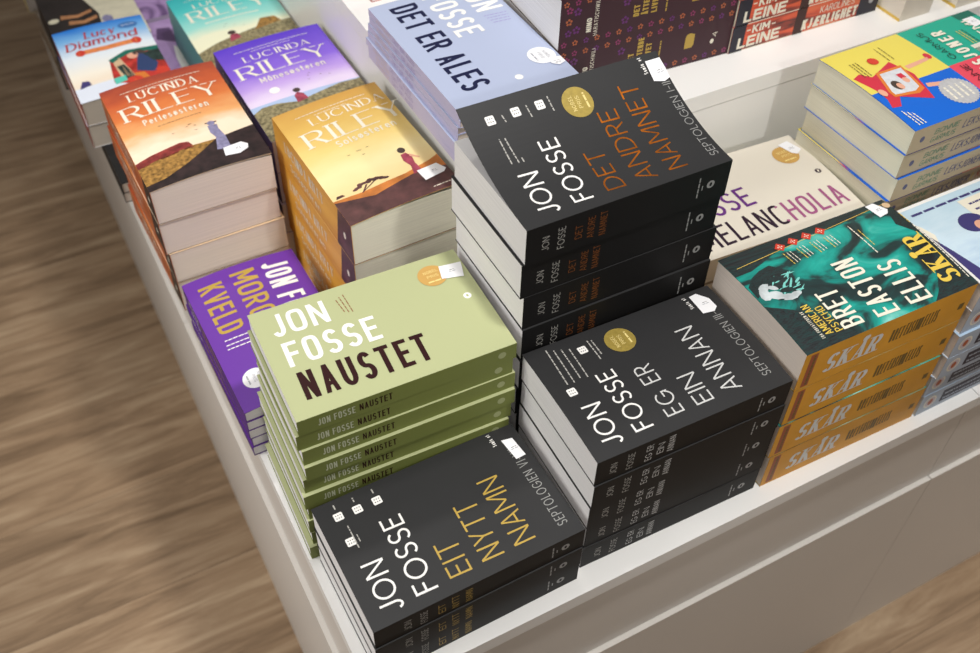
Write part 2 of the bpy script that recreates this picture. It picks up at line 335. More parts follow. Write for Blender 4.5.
CT = .0005
def build_book(w, d, th, spine, mats, bulge=.001, lift=0, top=None, back=None, spread=0):
    """cover and page block meshes; spine 'F' (y=0 side) or 'L' (x=0 side)"""
    cov, sp_m, back_m, page = mats
    S, A = (d, w) if spine == 'F' else (w, d)
    def P(s, a, z): return (a, s, z) if spine == 'F' else (s, a, z)
    def zf(q, a=0): return 4 * bulge * q * (1 - q) + lift * q * q
    def shr(q): return .5 * lift * lift / max(S, 1e-6) * q * q
    mb = MB(); N = 20
    fl = (lambda p: p) if spine == 'F' else (lambda p: p[::-1])
    flu = (lambda u: u) if spine == 'F' else (lambda u: u[::-1])
    for i in range(N):
        q0, q1 = i / N, (i + 1) / N
        s0, s1 = S * q0 - shr(q0), S * q1 - shr(q1); z0, z1 = th + zf(q0), th + zf(q1)
        uv = [(0, q0), (1, q0), (1, q1), (0, q1)] if spine == 'F' else [(q0, 0), (q0, 1), (q1, 1), (q1, 0)]
        mb.face(fl([P(s0, 0, z0), P(s0, A, z0), P(s1, A, z1), P(s1, 0, z1)]), cov, flu(uv))
        mb.face(fl([P(s1, 0, z1 - CT), P(s1, A, z1 - CT), P(s0, A, z0 - CT), P(s0, 0, z0 - CT)]), back_m)
        mb.face(fl([P(s0, 0, z0 - CT), P(s0, 0, z0), P(s1, 0, z1), P(s1, 0, z1 - CT)][::-1]), cov, [(0, 0)] * 4)
        mb.face(fl([P(s0, A, z0 - CT), P(s0, A, z0), P(s1, A, z1), P(s1, A, z1 - CT)]), cov, [(0, 0)] * 4)
    zE = th + zf(1); sE = S - shr(1)
    mb.face(fl([P(sE, 0, zE - CT), P(sE, 0, zE), P(sE, A, zE), P(sE, A, zE - CT)]), cov, [(0, 0)] * 4)
    # spine, outside and inside; back cover
    mb.face(fl([P(0, 0, 0), P(0, A, 0), P(0, A, th), P(0, 0, th)]), sp_m, flu([(0, 0), (1, 0), (1, 1), (0, 1)]))
    mb.face(fl([P(CT, 0, CT), P(CT, 0, th - CT), P(CT, A, th - CT), P(CT, A, CT)]), back_m)
    for a in (0, A):
        mb.face([P(0, a, 0), P(CT, a, CT), P(CT, a, th - CT), P(0, a, th)], sp_m)
        mb.face([P(0, a, 0), P(S, a, 0), P(S, a, CT), P(CT, a, CT)], cov, [(0, 0)] * 4)
    mb.face(fl([P(0, 0, 0), P(S, 0, 0), P(S, A, 0), P(0, A, 0)]), back_m)
    mb.face(fl([P(CT, 0, CT), P(CT, A, CT), P(S, A, CT), P(S, 0, CT)]), back_m)
    mb.face(fl([P(S, 0, 0), P(S, 0, CT), P(S, A, CT), P(S, A, 0)]), cov, [(0, 0)] * 4)
    def ft(x, y, off):
        q = min(max((y if spine == 'F' else x) / S, 0), 1); k = shr(q)
        return (x, y - k, th + zf(q) + off) if spine == 'F' else (x - k, y, th + zf(q) + off)
    def fs(a, z, off): return (a, -off, z) if spine == 'F' else (-off, d - a, z)
    strip = (1 if spine == 'F' else 0, S, N) if bulge or lift else None
    if top: top(Surf(mb, ft, .00012, strip), w, d)
    if back: back(Surf(mb, fs, .00012), A, th)
    # pages
    pb = MB(); g = .0007; s0, s1 = CT, S - g; a0, a1 = g, A - g; b = bulge
    zt = lambda q: th - CT + 4 * b * q * (1 - q) - .0001
    M = 10
    for i in range(M):
        q0, q1 = i / M, (i + 1) / M; u0, u1 = s0 + (s1 - s0) * q0, s0 + (s1 - s0) * q1
        za, zb = zt(u0 / S), zt(u1 / S)
        pb.face(fl([P(u0, a0, za), P(u0, a1, za), P(u1, a1, zb), P(u1, a0, zb)]), page)
        pb.face(fl([P(u0, a0, CT), P(u0, a0, za), P(u1, a0, zb), P(u1, a0, CT)][::-1]), page)
        pb.face(fl([P(u0, a1, CT), P(u0, a1, za), P(u1, a1, zb), P(u1, a1, CT)]), page)
        pb.face(fl([P(u1, a0, CT), P(u1, a1, CT), P(u0, a1, CT), P(u0, a0, CT)]), page)
    zb = zt(s1 / S)
    pb.face(fl([P(s1, a0, CT), P(s1, a0, zb), P(s1, a1, zb), P(s1, a1, CT)]), page)
    pb.face(fl([P(s0, a0, CT), P(s0, a1, CT), P(s0, a1, zt(0)), P(s0, a0, zt(0))]), page)
    return mb.mesh('cover'), pb.mesh('page_block'), (ft, strip)

ORD = ['', '', 'second', 'third', 'fourth', 'fifth', 'sixth', 'seventh', 'eighth', 'ninth', 'tenth']
STACKS = {}
def stack(key, n, x, y, w, d, yaw, th, spine, mats, name, group, bulge=.001, lift=0, top=None, back=None, z0=0, skew=(0, 0), jit=.0012, stickers=None, where='', lab=None, single=None):
    """one pile of the same title: each book an Empty with a cover, a page block and, on the top one, its stickers"""
    rnd = random.Random(key)
    low = build_book(w, d, th, spine, mats, .0, 0, None, back)
    tp = build_book(w, d, th, spine, mats, bulge, lift, top, back)
    for k in range(n):
        e = bpy.data.objects.new('paperback_book', None); C.objects.link(e); e.empty_display_size = .03
        isT = k == n - 1
        f = (n - 1 - k) / max(1, n - 1)
        jx, jy, ja = (0, 0, 0) if isT else (rnd.uniform(-jit, jit), rnd.uniform(-jit, jit), rnd.uniform(-jit, jit) * 2.2)
        e.location = (x + skew[0] * f + jx, y + skew[1] * f + jy, Z0 + z0 + th * k + .0002); e.rotation_euler = (0, 0, yaw + ja)
        cm, pm, ft = tp if isT else low
        link('cover', cm, e); link('page_block', pm, e)
        r = n - k
        if n == 1: l = single or f'{name}, {where}'
        elif r == 1: l = f'{name}, topmost of its stack'
        elif k == 0: l = f'{name}, bottom of its stack'
        else: l = f'{name}, {ORD[r]} from top of its stack'
        tag(e, l, 'book', group)
        if isT and stickers:
            for nm, fn in stickers:
                mb = MB(); fn(Surf(mb, ft[0], .0004 if nm[0] == 'prize_seal' else .0009, ft[1]), mb); o = link(nm[0], mb.mesh(nm[0]), e)
                if len(nm) > 1: o['label'] = nm[1]
    return e

# sticker pieces
WHITE = mat('sticker_paper', (238, 238, 240), .5)
INK = mat('black_ink', (24, 22, 24), .5)
GOLDF = mat('gold_foil_seal', (172, 150, 74), .35, .5, .25, .12, 300)
OCHRE = mat('ochre_seal', (198, 156, 84), .45)
SILV = mat('silver_seal', (196, 196, 198), .35, .5, .2, .08, 300)
SEALTXT = mat('seal_print', (232, 212, 140), .4)
GREYTXT = mat('seal_grey_print', (168, 170, 176), .5)
def price(pts, ang=None):
    def fn(s, mb):
        s.poly(ccw(pts), WHITE); s.up()
        cx = sum(p[0] for p in pts) / len(pts); cy = sum(p[1] for p in pts) / len(pts)
        s.lines(cx - .003, cy - .0012, cx + .004, cy - .0012, .0012, GREYTXT, 3)
        s.lines(cx - .002, cy + .001, cx + .003, cy + .001, .0009, INK, 4)
    return (('price_sticker',), fn)
def ccw(q):
    a = sum(q[i][0] * q[(i + 1) % len(q)][1] - q[(i + 1) % len(q)][0] * q[i][1] for i in range(len(q)))
    return list(q) if a > 0 else list(q)[::-1]
def seal(x, y, r, mt, tm, label, ang=90, wavy=0, words=('NOBEL', 'PRIS')):
    def fn(s, mb):
        n = 64 if wavy else 32
        s.poly([(x + r * (1 - (wavy * .06 if wavy and i % 2 else 0)) * cos(2 * pi * i / n), y + r * (1 - (wavy * .06 if wavy and i % 2 else 0)) * sin(2 * pi * i / n)) for i in range(n)], mt); s.up()
        ca, sa = cos(radians(ang)), sin(radians(ang)); h = r * .26
        for k, wd in enumerate(words):
            L = r * (1.0 if k in (0, 2) else .8); yy = r * .38 - k * h * 1.7
            s.text(wd, x - L / 2 * ca - (yy - h / 2) * sa, y - L / 2 * sa + (yy - h / 2) * ca, ang, L, h, 'tiny', tm)
        for k in range(len(words), 4 if not words else 3):
            yy = -r * .62 if words else r * .5 - k * r * .36; L = r * 1.0; s.lines(x - L / 2 * ca - yy * sa, y - L / 2 * sa + yy * ca, x + L / 2 * ca - yy * sa, y + L / 2 * sa + yy * ca, r * .2, tm, k)
    return (('prize_seal', label), fn)

# ---- title lettering colours
TW = mat('white_print', (238, 236, 232), .5)
TSP = mat('spine_grey_print', (172, 170, 164), .5)
TGREY = mat('grey_print', (150, 150, 148), .5)
TORANGE = mat('copper_foil_print', (200, 112, 28), .36, .5, .75, .3, 90)
TCOPD = mat('dull_copper_print', (126, 70, 24), .5)
TGOLD = mat('gold_print', (188, 157, 72), .45, .4, .1)
TSILV = mat('silver_print', (205, 205, 203), .4)
BLACKC = mat('black_cover', (41, 41, 42), .52, .35, 0, .04, 40)
BLACKS = mat('black_spine', (22, 21, 21), .55, .2)
BLACKI = mat('black_cover_back', (58, 58, 60), .55)
PAGE_W = page_mat('white_page_edges', (243, 241, 241))
PAGE_C = page_mat('cream_page_edges', (244, 240, 218))
PAGE_G = page_mat('grey_page_edges', (234, 222, 210))

def dice(s, x, y, r=.0042):
    s.poly([(x + r * a, y + r * b) for a, b in ((-1, -.8), (-.8, -1), (.8, -1), (1, -.8), (1, .8), (.8, 1), (-.8, 1), (-1, .8))], TW)
    l = s.lift; s.up()
    for a in (-.5, 0, .5):
        for b in (-.35, .35): s.disc(x + a * r, y + b * r, r * .13, r * .13, BLACKC, 8)
    s.lift = l
def septo_spine(words, xs, mt2, rows, hh=.0068):
    def fn(s, A, th):
        for k, (wd, a) in enumerate(zip(words, xs)):
            L = min(th * .66, .0044 * len(wd) + .002); z = (th - L) * .45
            s.text(wd, a, z, 90, L, hh if k < 2 else hh, 'light', TSP if k < 2 else mt2)
        s.lines(A * .845, th * .22, A * .845, th * .78, .0022, TGREY, 5)
        s.lines(A * .865, th * .4, A * .865, th * .55, .0018, TGREY, 6)
        s.disc(A * .905, th * .5, .0042, .0042, TGREY, 14)
        s.lift += .00012; s.disc(A * .905, th * .5, .0015, .0024, BLACKS, 8)
    return fn

# ------------------------------------------------------------------ floor and furniture
fb = MB(); fb.face([(-3.5, -3, 0), (4.5, -3, 0), (4.5, 5, 0), (-3.5, 5, 0)], wood_floor())
fl_o = link('floor', fb.mesh('floor')); fl_o['kind'] = 'structure'
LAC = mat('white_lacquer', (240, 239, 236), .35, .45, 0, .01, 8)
LACF = mat('white_lacquer_shaded', (222, 217, 210), .4, .4, 0, .01, 8)  # same lacquer toned darker: shade put into the colour of the table fronts
GAP = mat('dark_gap', (70, 66, 62), .8)
XS, YS, XE, YE = .728, .663, 2.3, 1.9
tb = bpy.data.objects.new('display_table', None); C.objects.link(tb); tb.location = (0, 0, Z0)
tag(tb, 'low white display table carrying all the stacks of books', 'table')
def slab(name, a, b, mt, parent, bw=.0015):
    m = MB(); m.box(a, b, mt); o = link(name, m.mesh(name), parent); bevel(o, bw); return o
g = .0005
slab('top_panel', (0, 0, -.0195), (XS - g, YE, 0), LAC, tb); slab('top_panel', (XS + g, 0, -.0195), (XE, YE, 0), LAC, tb)
f = .0055
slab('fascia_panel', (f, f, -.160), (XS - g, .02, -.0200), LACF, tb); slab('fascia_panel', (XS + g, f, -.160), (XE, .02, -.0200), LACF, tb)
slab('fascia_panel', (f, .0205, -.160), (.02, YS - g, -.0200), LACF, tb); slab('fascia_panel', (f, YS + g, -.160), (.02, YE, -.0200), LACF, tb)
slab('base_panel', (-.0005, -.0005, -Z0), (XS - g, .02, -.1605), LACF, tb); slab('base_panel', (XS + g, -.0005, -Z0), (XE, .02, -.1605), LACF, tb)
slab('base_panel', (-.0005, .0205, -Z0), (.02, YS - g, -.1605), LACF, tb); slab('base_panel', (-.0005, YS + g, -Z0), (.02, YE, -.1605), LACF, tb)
slab('inner_frame', (.021, .021, -Z0 + .002), (XE, YE, -.0205), GAP, tb)
TX, TY, TZ = .2715, .3262, .2515
ri = bpy.data.objects.new('display_riser', None); C.objects.link(ri); ri.location = (0, 0, Z0)
tag(ri, 'raised white platform standing on the table behind the front stacks', 'display riser')
slab('top_panel', (TX, TY, TZ - .0195), (XE - .05, YE - .05, TZ), LAC, ri)
slab('front_panel', (TX + .0004, TY + .0004, .0003), (XE - .05, TY + .018, TZ - .0205), LAC, ri)
slab('side_panel', (TX + .0004, TY + .0185, .0003), (TX + .018, YE - .05, TZ - .0205), LAC, ri)
slab('inner_frame', (TX + .02, TY + .02, .001), (XE - .06, YE - .06, TZ - .0205), GAP, ri)

wb = MB(); wb.box((-3.5, 4.9, 0), (4.5, 5.05, 3), mat('white_wall_paint', (214, 210, 204), .8)); wo = link('wall_back', wb.mesh('wall_back')); wo['kind'] = 'structure'

# ------------------------------------------------------------------ front row: three black titles
def coverA(s, w, d):
    s.text('JON', .0335, .0095, 88, .0495, .0200, 'hum', TW)
    s.text('FOSSE', .0655, .0115, 88.3, .0800, .0205, 'hum', TW)
    s.text('EIT', .0985, .0125, 88, .0345, .0212, 'light', TGOLD)
    s.text('NYTT', .1305, .0133, 88, .0600, .0212, 'light', TGOLD)
    s.text('NAMN', .1620, .0137, 89, .0730, .0208, 'light', TGOLD)
    s.text('SEPTOLOGIEN VI-VII', .1950, .0131, 89.7, .0925, .0098, 'light', TGREY)
    s.text('Samlaget', .1800, .1150, 92, .0150, .0042, 'tiny', TW)
    for p in ((.0187, .114), (.0367, .1133), (.0557, .1135), (.0181, .0855)): dice(s, *p)
    for k, p in enumerate(((.0187, .1225), (.0367, .1218), (.0557, .122))): s.lines(p[0] + .001, p[1], p[0] + .001, p[1] + .005, .002, TSP, k)
    s.lines(.0225, .077, .0225, .1018, .0018, TSP, 9); s.lines(.026, .082, .026, .090, .0016, TSP, 10)
stack('A', 3, .0121, .0132, .2049, .133, .0158, .0292, 'F', (BLACKC, BLACKS, BLACKI, PAGE_W), 'black paperback with gold title words', 'black paperbacks with gold titles', .0012,
      top=coverA, back=septo_spine(['JON', 'FOSSE', 'EIT', 'NYTT', 'NAMN'], [.034, .049, .066, .079, .092], TGOLD, 0),
      stickers=[price([(.1857, .1178), (.1966, .1158), (.1984, .093), (.1879, .0925)])], where='at the table corner')

def coverB(s, w, d):
    s.text('JON', .0325, .0098, 87.5, .0450, .0186, 'hum', TW)
    s.text('FOSSE', .0638, .0125, 90, .0690, .0183, 'hum', TW)
    s.text('EG ER', .0970, .0143, 90, .0588, .0178, 'light', TSILV)
    s.text('EIN', .1278, .0138, 90, .0334, .0183, 'light', TSILV)
    s.text('ANNAN', .1582, .0138, 89.7, .0809, .0190, 'light', TSILV)
    s.text('SEPTOLOGIEN III-V', .1915, .0151, 89.5, .0920, .0092, 'light', TGREY)
    s.text('Samlaget', .1745, .1120, 92, .0160, .0042, 'tiny', TW)
    dice(s, .0519, .113); dice(s, .0181, .0739)
    for k, (a, b, c, e) in enumerate(((.0195, .083, .0222, .1276), (.0262, .0826, .0285, .1244), (.0335, .0849, .0352, .1222), (.0402, .0827, .0422, .12), (.0616, .0962, .0618, .1213), (.0655, .101, .0657, .12))): s.lines(a, b, c, e, .0019, TSP, 20 + k)
stack('B', 5, .2256, .0252, .204, .133, -.0206, .0341, 'F', (BLACKC, BLACKS, BLACKI, PAGE_W), 'black paperback with silver title words', 'black paperbacks with silver titles', .002,
      top=coverB, back=septo_spine(['JON', 'FOSSE', 'EG ER', 'EIN', 'ANNAN'], [.021, .038, .057, .069, .080], TSILV, 0),
      stickers=[price([(.1778, .1264), (.1863, .1272), (.1942, .1164), (.1944, .1042), (.189, .0998), (.1771, .1018)]), seal(.0891, .1084, .0148, GOLDF, SEALTXT, 'round gold seal')],
      where='in the middle of the front row')

def coverD(s, w, d):
    s.text('JON', .0385, .0100, 87, .0470, .0188, 'hum', TW)
    s.text('FOSSE', .0705, .0115, 88, .0710, .0184, 'hum', TW)
    s.text('DET', .1030, .0119, 87.5, .0460, .0182, 'light', TORANGE)
    s.text('ANDRE', .1345, .0105, 87, .0815, .0190, 'light', TORANGE)
    s.text('NAMNET', .1660, .0115, 87.5, .0985, .0190, 'light', TORANGE)
    s.text('SEPTOLOGIEN I-II', .1998, .0124, 88, .0890, .0085, 'light', TGREY)
    s.text('Samlaget', .1870, .1140, 92, .0160, .0042, 'tiny', TW)
    for p in ((.0248, .1144), (.05, .1153), (.0741, .1152)): dice(s, *p)
    for k, (a, b, c, e) in enumerate(((.0245, .0706, .025, .0962), (.0309, .0697, .0302, .0957), (.0354, .0691, .0354, .0744), (.0385, .1094, .0372, .1163), (.0629, .107, .0621, .1185), (.0847, .1064, .0844, .1208))): s.lines(a, b, c, e, .0019, TSP, 40 + k)
stack('D', 8, .2274, .1614, .2052, .1321, -.0038, .03984, 'F', (BLACKC, BLACKS, BLACKI, PAGE_W), 'black paperback with copper title words', 'black paperbacks with copper titles', 0, .036,
      top=coverD, back=septo_spine(['JON', 'FOSSE', 'DET', 'ANDRE', 'NAMNET'], [.022, .037, .054, .066, .078], TCOPD, 0),
      stickers=[price([(.1889, .1248), (.2047, .1248), (.2055, .1137), (.205, .1045), (.1982, .1021), (.188, .105)]), seal(.1085, .1073, .0148, GOLDF, SEALTXT, 'round gold seal')],
      where='behind the silver-titled ones', jit=.002)

# ------------------------------------------------------------------ pale green title
GREEN = mat('pale_green_cover', (176, 181, 136), .5, .3)
GREENS = mat('green_spine', (118, 126, 66), .55, .25)
TMAR = mat('dark_maroon_print', (44, 8, 10), .5, .2)
TBROWN = mat('brown_small_print', (140, 96, 62), .5)
TPALE = mat('pale_spine_print', (196, 200, 172), .5)
def coverC(s, w, d):
    s.text('JON', .0145, .0953, -1.5, .0515, .0283, 'din', TW)
    s.text('FOSSE', .0150, .0573, -1.5, .0855, .0293, 'din', TW)
    s.text('NAUSTET', .0160, .0178, -1.6, .1158, .0316, 'din', TMAR)
    for k, (a, b, c, e) in enumerate(((.081, .0995, .079, .117), (.0845, .0975, .0828, .1195), (.088, .0965, .087, .1215))): s.lines(a, b, c, e, .0016, TBROWN, 60 + k)
    s.disc(.1897, .0706, .0038, .0038, TW, 16); s.up(); s.disc(.1897, .0706, .0012, .0018, GREEN, 8)
TMOSS = mat('moss_spine_print', (158, 164, 118), .5)
def spineC(s, A, th):
    s.text('JON FOSSE', .018, th * .28, 0, .033, th * .44, 'dinm', TPALE); s.text('NAUSTET', .055, th * .28, 0, .030, th * .44, 'dinm', TMAR)
    s.disc(A * .93, th * .5, .0040, .0040, TMOSS, 14)
stack('C', 10, .0154, .1604, .2045, .1335, -.0299, .0195, 'F', (GREEN, GREENS, GREENS, PAGE_W), 'pale green paperback with maroon title', 'pale green paperbacks', .0012,
      top=coverC, back=spineC, skew=(-.0105, -.010), jit=.0022,
      stickers=[price([(.1812, .1164), (.2031, .1138), (.1977, .0945), (.1774, .0996)]), seal(.1712, .1081, .0140, OCHRE, SEALTXT, 'round ochre seal', 0)], where='behind the table corner')

# ------------------------------------------------------------------ purple title
PURP = mat('purple_cover', (104, 52, 158), .45, .4)
PURPS = mat('purple_spine', (78, 36, 122), .5)
def coverI(s, w, d):
    s.text('KVELD', .0130, .1838, -90, .0762, .0270, 'din', TGOLD)
    s.text('MORGON', .0502, .1878, -90, .1150, .0280, 'din', TGOLD)
    s.text('JON FOSSE', .0862, .1870, -91, .1250, .0296, 'din', TW)
    for k, (a, b) in enumerate(((.0142, .0975), (.0137, .0905), (.0132, .0848))): s.lines(a, b, a + .027, b - .001, .0022, TW, 80 + k)
def spineI(s, A, th):
    s.text('JON FOSSE', .02, th * .28, 0, .035, th * .44, 'dinm', TW); s.text('MORGON OG KVELD', .06, th * .28, 0, .07, th * .44, 'dinm', TGOLD)
stack('I', 5, -.0046, .2904, .1281, .1997, .0153, .0138, 'L', (PURP, PURPS, PURPS, PAGE_W), 'purple paperback with gold title', 'purple paperbacks with gold titles', .004,
      top=coverI, back=spineI, stickers=[seal(.0250, .0362, .0130, WHITE, GREYTXT, 'round white seal', -90)], where='at the left table edge')

# ------------------------------------------------------------------ light blue title on the riser
LBLUE = mat('light_blue_cover', (172, 182, 208), .45, .4)
LBLUES = mat('lavender_spine', (192, 188, 222), .5, .3)
TNAVY = mat('navy_foil_print', (16, 22, 62), .3, .5)
TLIL = mat('lilac_small_print', (150, 140, 196), .5)
TBEIGE = mat('beige_spine_print', (206, 192, 196), .5)
def coverS(s, w, d):
    s.text('DET ER ALES', .0175, .1925, -89.3, .1670, .0300, 'din', TNAVY)
    s.text('FOSSE', .0565, .1965, -89.3, .0855, .0305, 'din', TW)
    s.text('JON', .0970, .1965, -89.5, .0510, .0305, 'din', TW)
    for k in range(4): s.lines(.100 + k * .001, .136 - k * .005, .126 - k * .001, .135 - k * .005, .0018, TLIL, 90 + k)
    s.disc(.0778, .0244, .0042, .0042, TW, 14)
def spineS(s, A, th):
    s.text('JON FOSSE', .018, th * .24, 0, .036, th * .52, 'dinm', TBEIGE); s.text('DET ER ALES', .060, th * .24, 0, .050, th * .52, 'dinm', TLIL)
def scribble(s, mb):
    pts = [(.118, .036), (.124, .040), (.134, .038), (.1325, .034), (.1335, .028), (.124, .025), (.118, .030)]
    s.poly(ccw([(min(a, .1325), b) for a, b in pts]), WHITE); s.up(); s.lines(.121, .032, .129, .032, .0012, GREYTXT, 7); s.lines(.122, .0292, .128, .0292, .001, INK, 8)
stack('S', 7, .2574, .3406, .1335, .2049, .0072, .0081, 'L', (LBLUE, LBLUES, LBLUES, PAGE_G), 'light blue paperback with navy title', 'light blue paperbacks', .001,
      top=coverS, back=spineS, z0=TZ, jit=.0024, skew=(-.006, 0), stickers=[seal(.1165, .0475, .0145, WHITE, GREYTXT, 'round white seal', -90), (('price_sticker',), scribble)], where='on the white riser')

# ------------------------------------------------------------------ cream title beside the copper one
CREAM = mat('cream_cover', (218, 211, 196), .5, .3)
CREAMS = mat('tan_spine', (196, 176, 148), .55, .3)
TPUR = mat('purple_print', (98, 38, 122), .45); TDARK = mat('dark_plum_print', (40, 18, 40), .45); TMAUVE = mat('mauve_print', (158, 84, 128), .45)
def coverE(s, w, d):
    s.text('MELANCHOLIA', .0165, .0098, 1.9, .1778, .0285, 'dinm', TDARK, split=(.0985, TMAUVE))
    s.text('FOSSE', .0150, .0475, 2.0, .0865, .0285, 'dinm', TPUR)
    s.text('JON', .0135, .0840, 2.0, .0480, .0285, 'dinm', TPUR)
    s.disc(.1918, .0681, .0036, .0036, TDARK, 12); s.up(); s.disc(.1918, .0681, .0012, .002, CREAM, 8)
stack('E', 6, .4334, .169, .2030, .1341, -.0505, .0310, 'F', (CREAM, CREAMS, CREAMS, PAGE_C), 'cream paperback with plum and mauve title', 'cream paperbacks', .002,
      top=coverE, stickers=[price([(.1788, .1224), (.1928, .1246), (.1983, .1063), (.1893, .1005), (.1844, .1043)]), seal(.1766, .1045, .0148, OCHRE, SEALTXT, 'round ochre seal', 2)],
      where='against the riser', jit=.0012)

# ------------------------------------------------------------------ teal and ochre title
SMOKE = smoke('teal_smoke_print', [(.34, (24, 28, 30)), (.44, (30, 56, 56)), (.50, (14, 128, 118)), (.60, (28, 164, 150)), (.76, (130, 204, 192))], 3.4, .9)
OCS = mat('ochre_spine', (206, 146, 44), .5, .3, 0, .08, 30)
YELC = mat('yellow_cover_edge', (226, 190, 88), .5)
TYEL = mat('yellow_print', (224, 192, 78), .45); TCREAM = mat('cream_print', (232, 226, 208), .5)
RED = mat('red_print', (204, 62, 44), .45); DKG = mat('dark_olive_print', (104, 84, 38), .5); PALE = mat('pale_face_print', (196, 204, 206), .5, .3, 0, .3, 70)
SLATE = mat('dark_slate_print', (32, 38, 40), .45, .4, 0, .35, 60); WARM = mat('warm_grey_print', (206, 176, 140), .5)
DSMOKE = smoke('dark_smoke_print', [(.35, (18, 20, 22)), (.5, (40, 46, 48)), (.6, (22, 62, 60)), (.7, (26, 30, 32))], 7, 1.2)
TEALL = mat('pale_teal_streak_print', (120, 200, 190), .45)
def coverF(s, w, d):
    r = random.Random(11)
    rag = lambda pts: [(a + r.uniform(-.002, .002), b + r.uniform(-.002, .002)) for a, b in pts]
    s.poly([(0.0, 0), (.060, 0)] + rag([(.050, .012), (.042, .020), (.046, .030), (.030, .040), (.022, .046), (.012, .056)]) + [(0, .062)], DSMOKE)
    s.poly([(0, .105)] + rag([(.02, .104), (.035, .112), (.05, .114), (.075, .118), (.1, .124), (.13, .122), (.16, .125)]) + [(w, .125), (w, d), (0, d)], DSMOKE)
    s.poly([(w, 0), (w, .126)] + rag([(.196, .115), (.188, .095), (.200, .075), (.196, .05), (.180, .036), (.170, .020), (.160, .008)]) + [(.150, 0)], DSMOKE)
    s.up(); s.poly([(.008, .1137), (.20, .1265), (.20, .1271), (.008, .1143)], YELC)
    s.poly(ccw(rag([(.002, .074), (.003, .090), (.012, .098), (.024, .103), (.036, .103), (.047, .098), (.050, .088), (.046, .078), (.038, .072), (.028, .074), (.015, .080)])), DSMOKE); s.up()
    def dab(x, y, L, wd, a, mt):
        ca, sa = cos(a), sin(a); n = 9
        s.poly([(x + L * cos(2 * pi * k / n) * r.uniform(.75, 1.15) * ca - wd * sin(2 * pi * k / n) * r.uniform(.7, 1.2) * sa, y + L * cos(2 * pi * k / n) * ca * 0 + L * cos(2 * pi * k / n) * sa + wd * sin(2 * pi * k / n) * ca) for k in range(n)], mt); s.lift += 4e-6
    for x, y, L, wd, a in ((.010, .074, .0080, .0065, 1.2), (.014, .081, .0070, .0045, .5), (.019, .069, .0085, .0055, -.4), (.028, .0625, .0100, .0042, -.25), (.036, .0625, .0075, .0032, .1), (.022, .078, .0060, .0028, -.5)): dab(x, y, L, wd, a, PALE)
    for k in range(16): dab(.028 + r.uniform(0, .022), .072 + r.uniform(-.008, .016), r.uniform(.003, .008), r.uniform(.0006, .0014), r.uniform(-.2, 1.0), TEALL)
    for x, y, L, wd, a in ((.032, .0705, .0065, .0032, -.2), (.015, .0915, .0080, .0035, .3), (.027, .0880, .0090, .0040, -.2), (.020, .0625, .0030, .0008, -.3)): dab(x, y, L, wd, a, DSMOKE)
    s.up()
    s.text('BRET', .0720, .0085, 88, .0450, .0230, 'cond', TCREAM)
    s.text('EASTON', .1120, .0060, 87, .0720, .0255, 'cond', TCREAM)
    s.text('ELLIS', .1510, .0055, 87, .0530, .0260, 'cond', TCREAM)
    s.text('SKÅR', .1945, .0125, 87, .0640, .0225, 'slab', TYEL)
    s.text('FRA FORFATTEREN AV', .0275, .009, 91, .033, .0034, 'tiny', TCREAM)
    s.text('AMERICAN', .0380, .0106, 92, .0370, .0080, 'cond', TYEL); s.text('PSYCHO', .0485, .0100, 92, .0310, .0080, 'cond', TYEL)
    for k, p in enumerate(((.064, .1207), (.0804, .1218), (.0973, .1222), (.114, .1221))):
        s.poly([(p[0] + .0062, p[1]), (p[0], p[1] + .0062), (p[0] - .0062, p[1]), (p[0], p[1] - .0062)], RED)
        l = s.lift; s.up()
        for q in ((0, 0), (.0022, 0), (-.0022, 0), (0, .0022), (0, -.0022)): s.disc(p[0] + q[0], p[1] + q[1], .0007, .0007, TCREAM, 8)
        s.lift = l
        for j in range(3): s.lines(p[0] - .002 + j * .004, p[1] - .026 + j * .001, p[0] - .003 + j * .004, p[1] - .009, .0014, TCREAM if j else TYEL, 100 + k * 3 + j)
    s.lines(.1432, .072, .1436, .1149, .0018, TCREAM, 120); s.lines(.148, .082, .1485, .107, .0014, TYEL, 121)
    s.lines(.2005, .010, .2025, .088, .0018, TCREAM, 122); s.lines(.2025, .092, .203, .108, .0018, TYEL, 123)
    s.disc(.2000, .1235, .0042, .0042, WARM, 14)
RST = mat('rust_strip_print', (150, 78, 52), .5)
def spineF(s, A, th):
    s.rect(.006, th * .06, .0145, th * .94, RST); l = s.lift; s.up()
    s.lines(.0125, th * .1, .0125, th * .9, .004, DKG, 131); s.lift = l
    s.text('SKÅR', .027, th * .24, 0, .064, th * .46, 'slab', TSILV, .18)
    for k, (wd, a) in enumerate((('BRET', .106), ('EASTON', .1235), ('ELLIS', .146))):
        s.text(wd, a, th * .30 + k * .001, 0, (.0155, .0205, .0175)[k], th * .34, 'thin', DKG)
    s.rect(.190, th * .4, .1965, th * .56, DKG)
stack('F', 4, .4346, .02, .2030, .1329, -.0173, .0506, 'F', (SMOKE, OCS, YELC, PAGE_G), 'ochre-spined thick paperback with teal smoky cover', 'thick ochre-spined paperbacks', .003,
      top=coverF, back=spineF, jit=.0025, stickers=[price([(.1793, .1310), (.1898, .1318), (.1963, .1174), (.192, .1124), (.1809, .1108)])], where='beside the silver-titled ones')

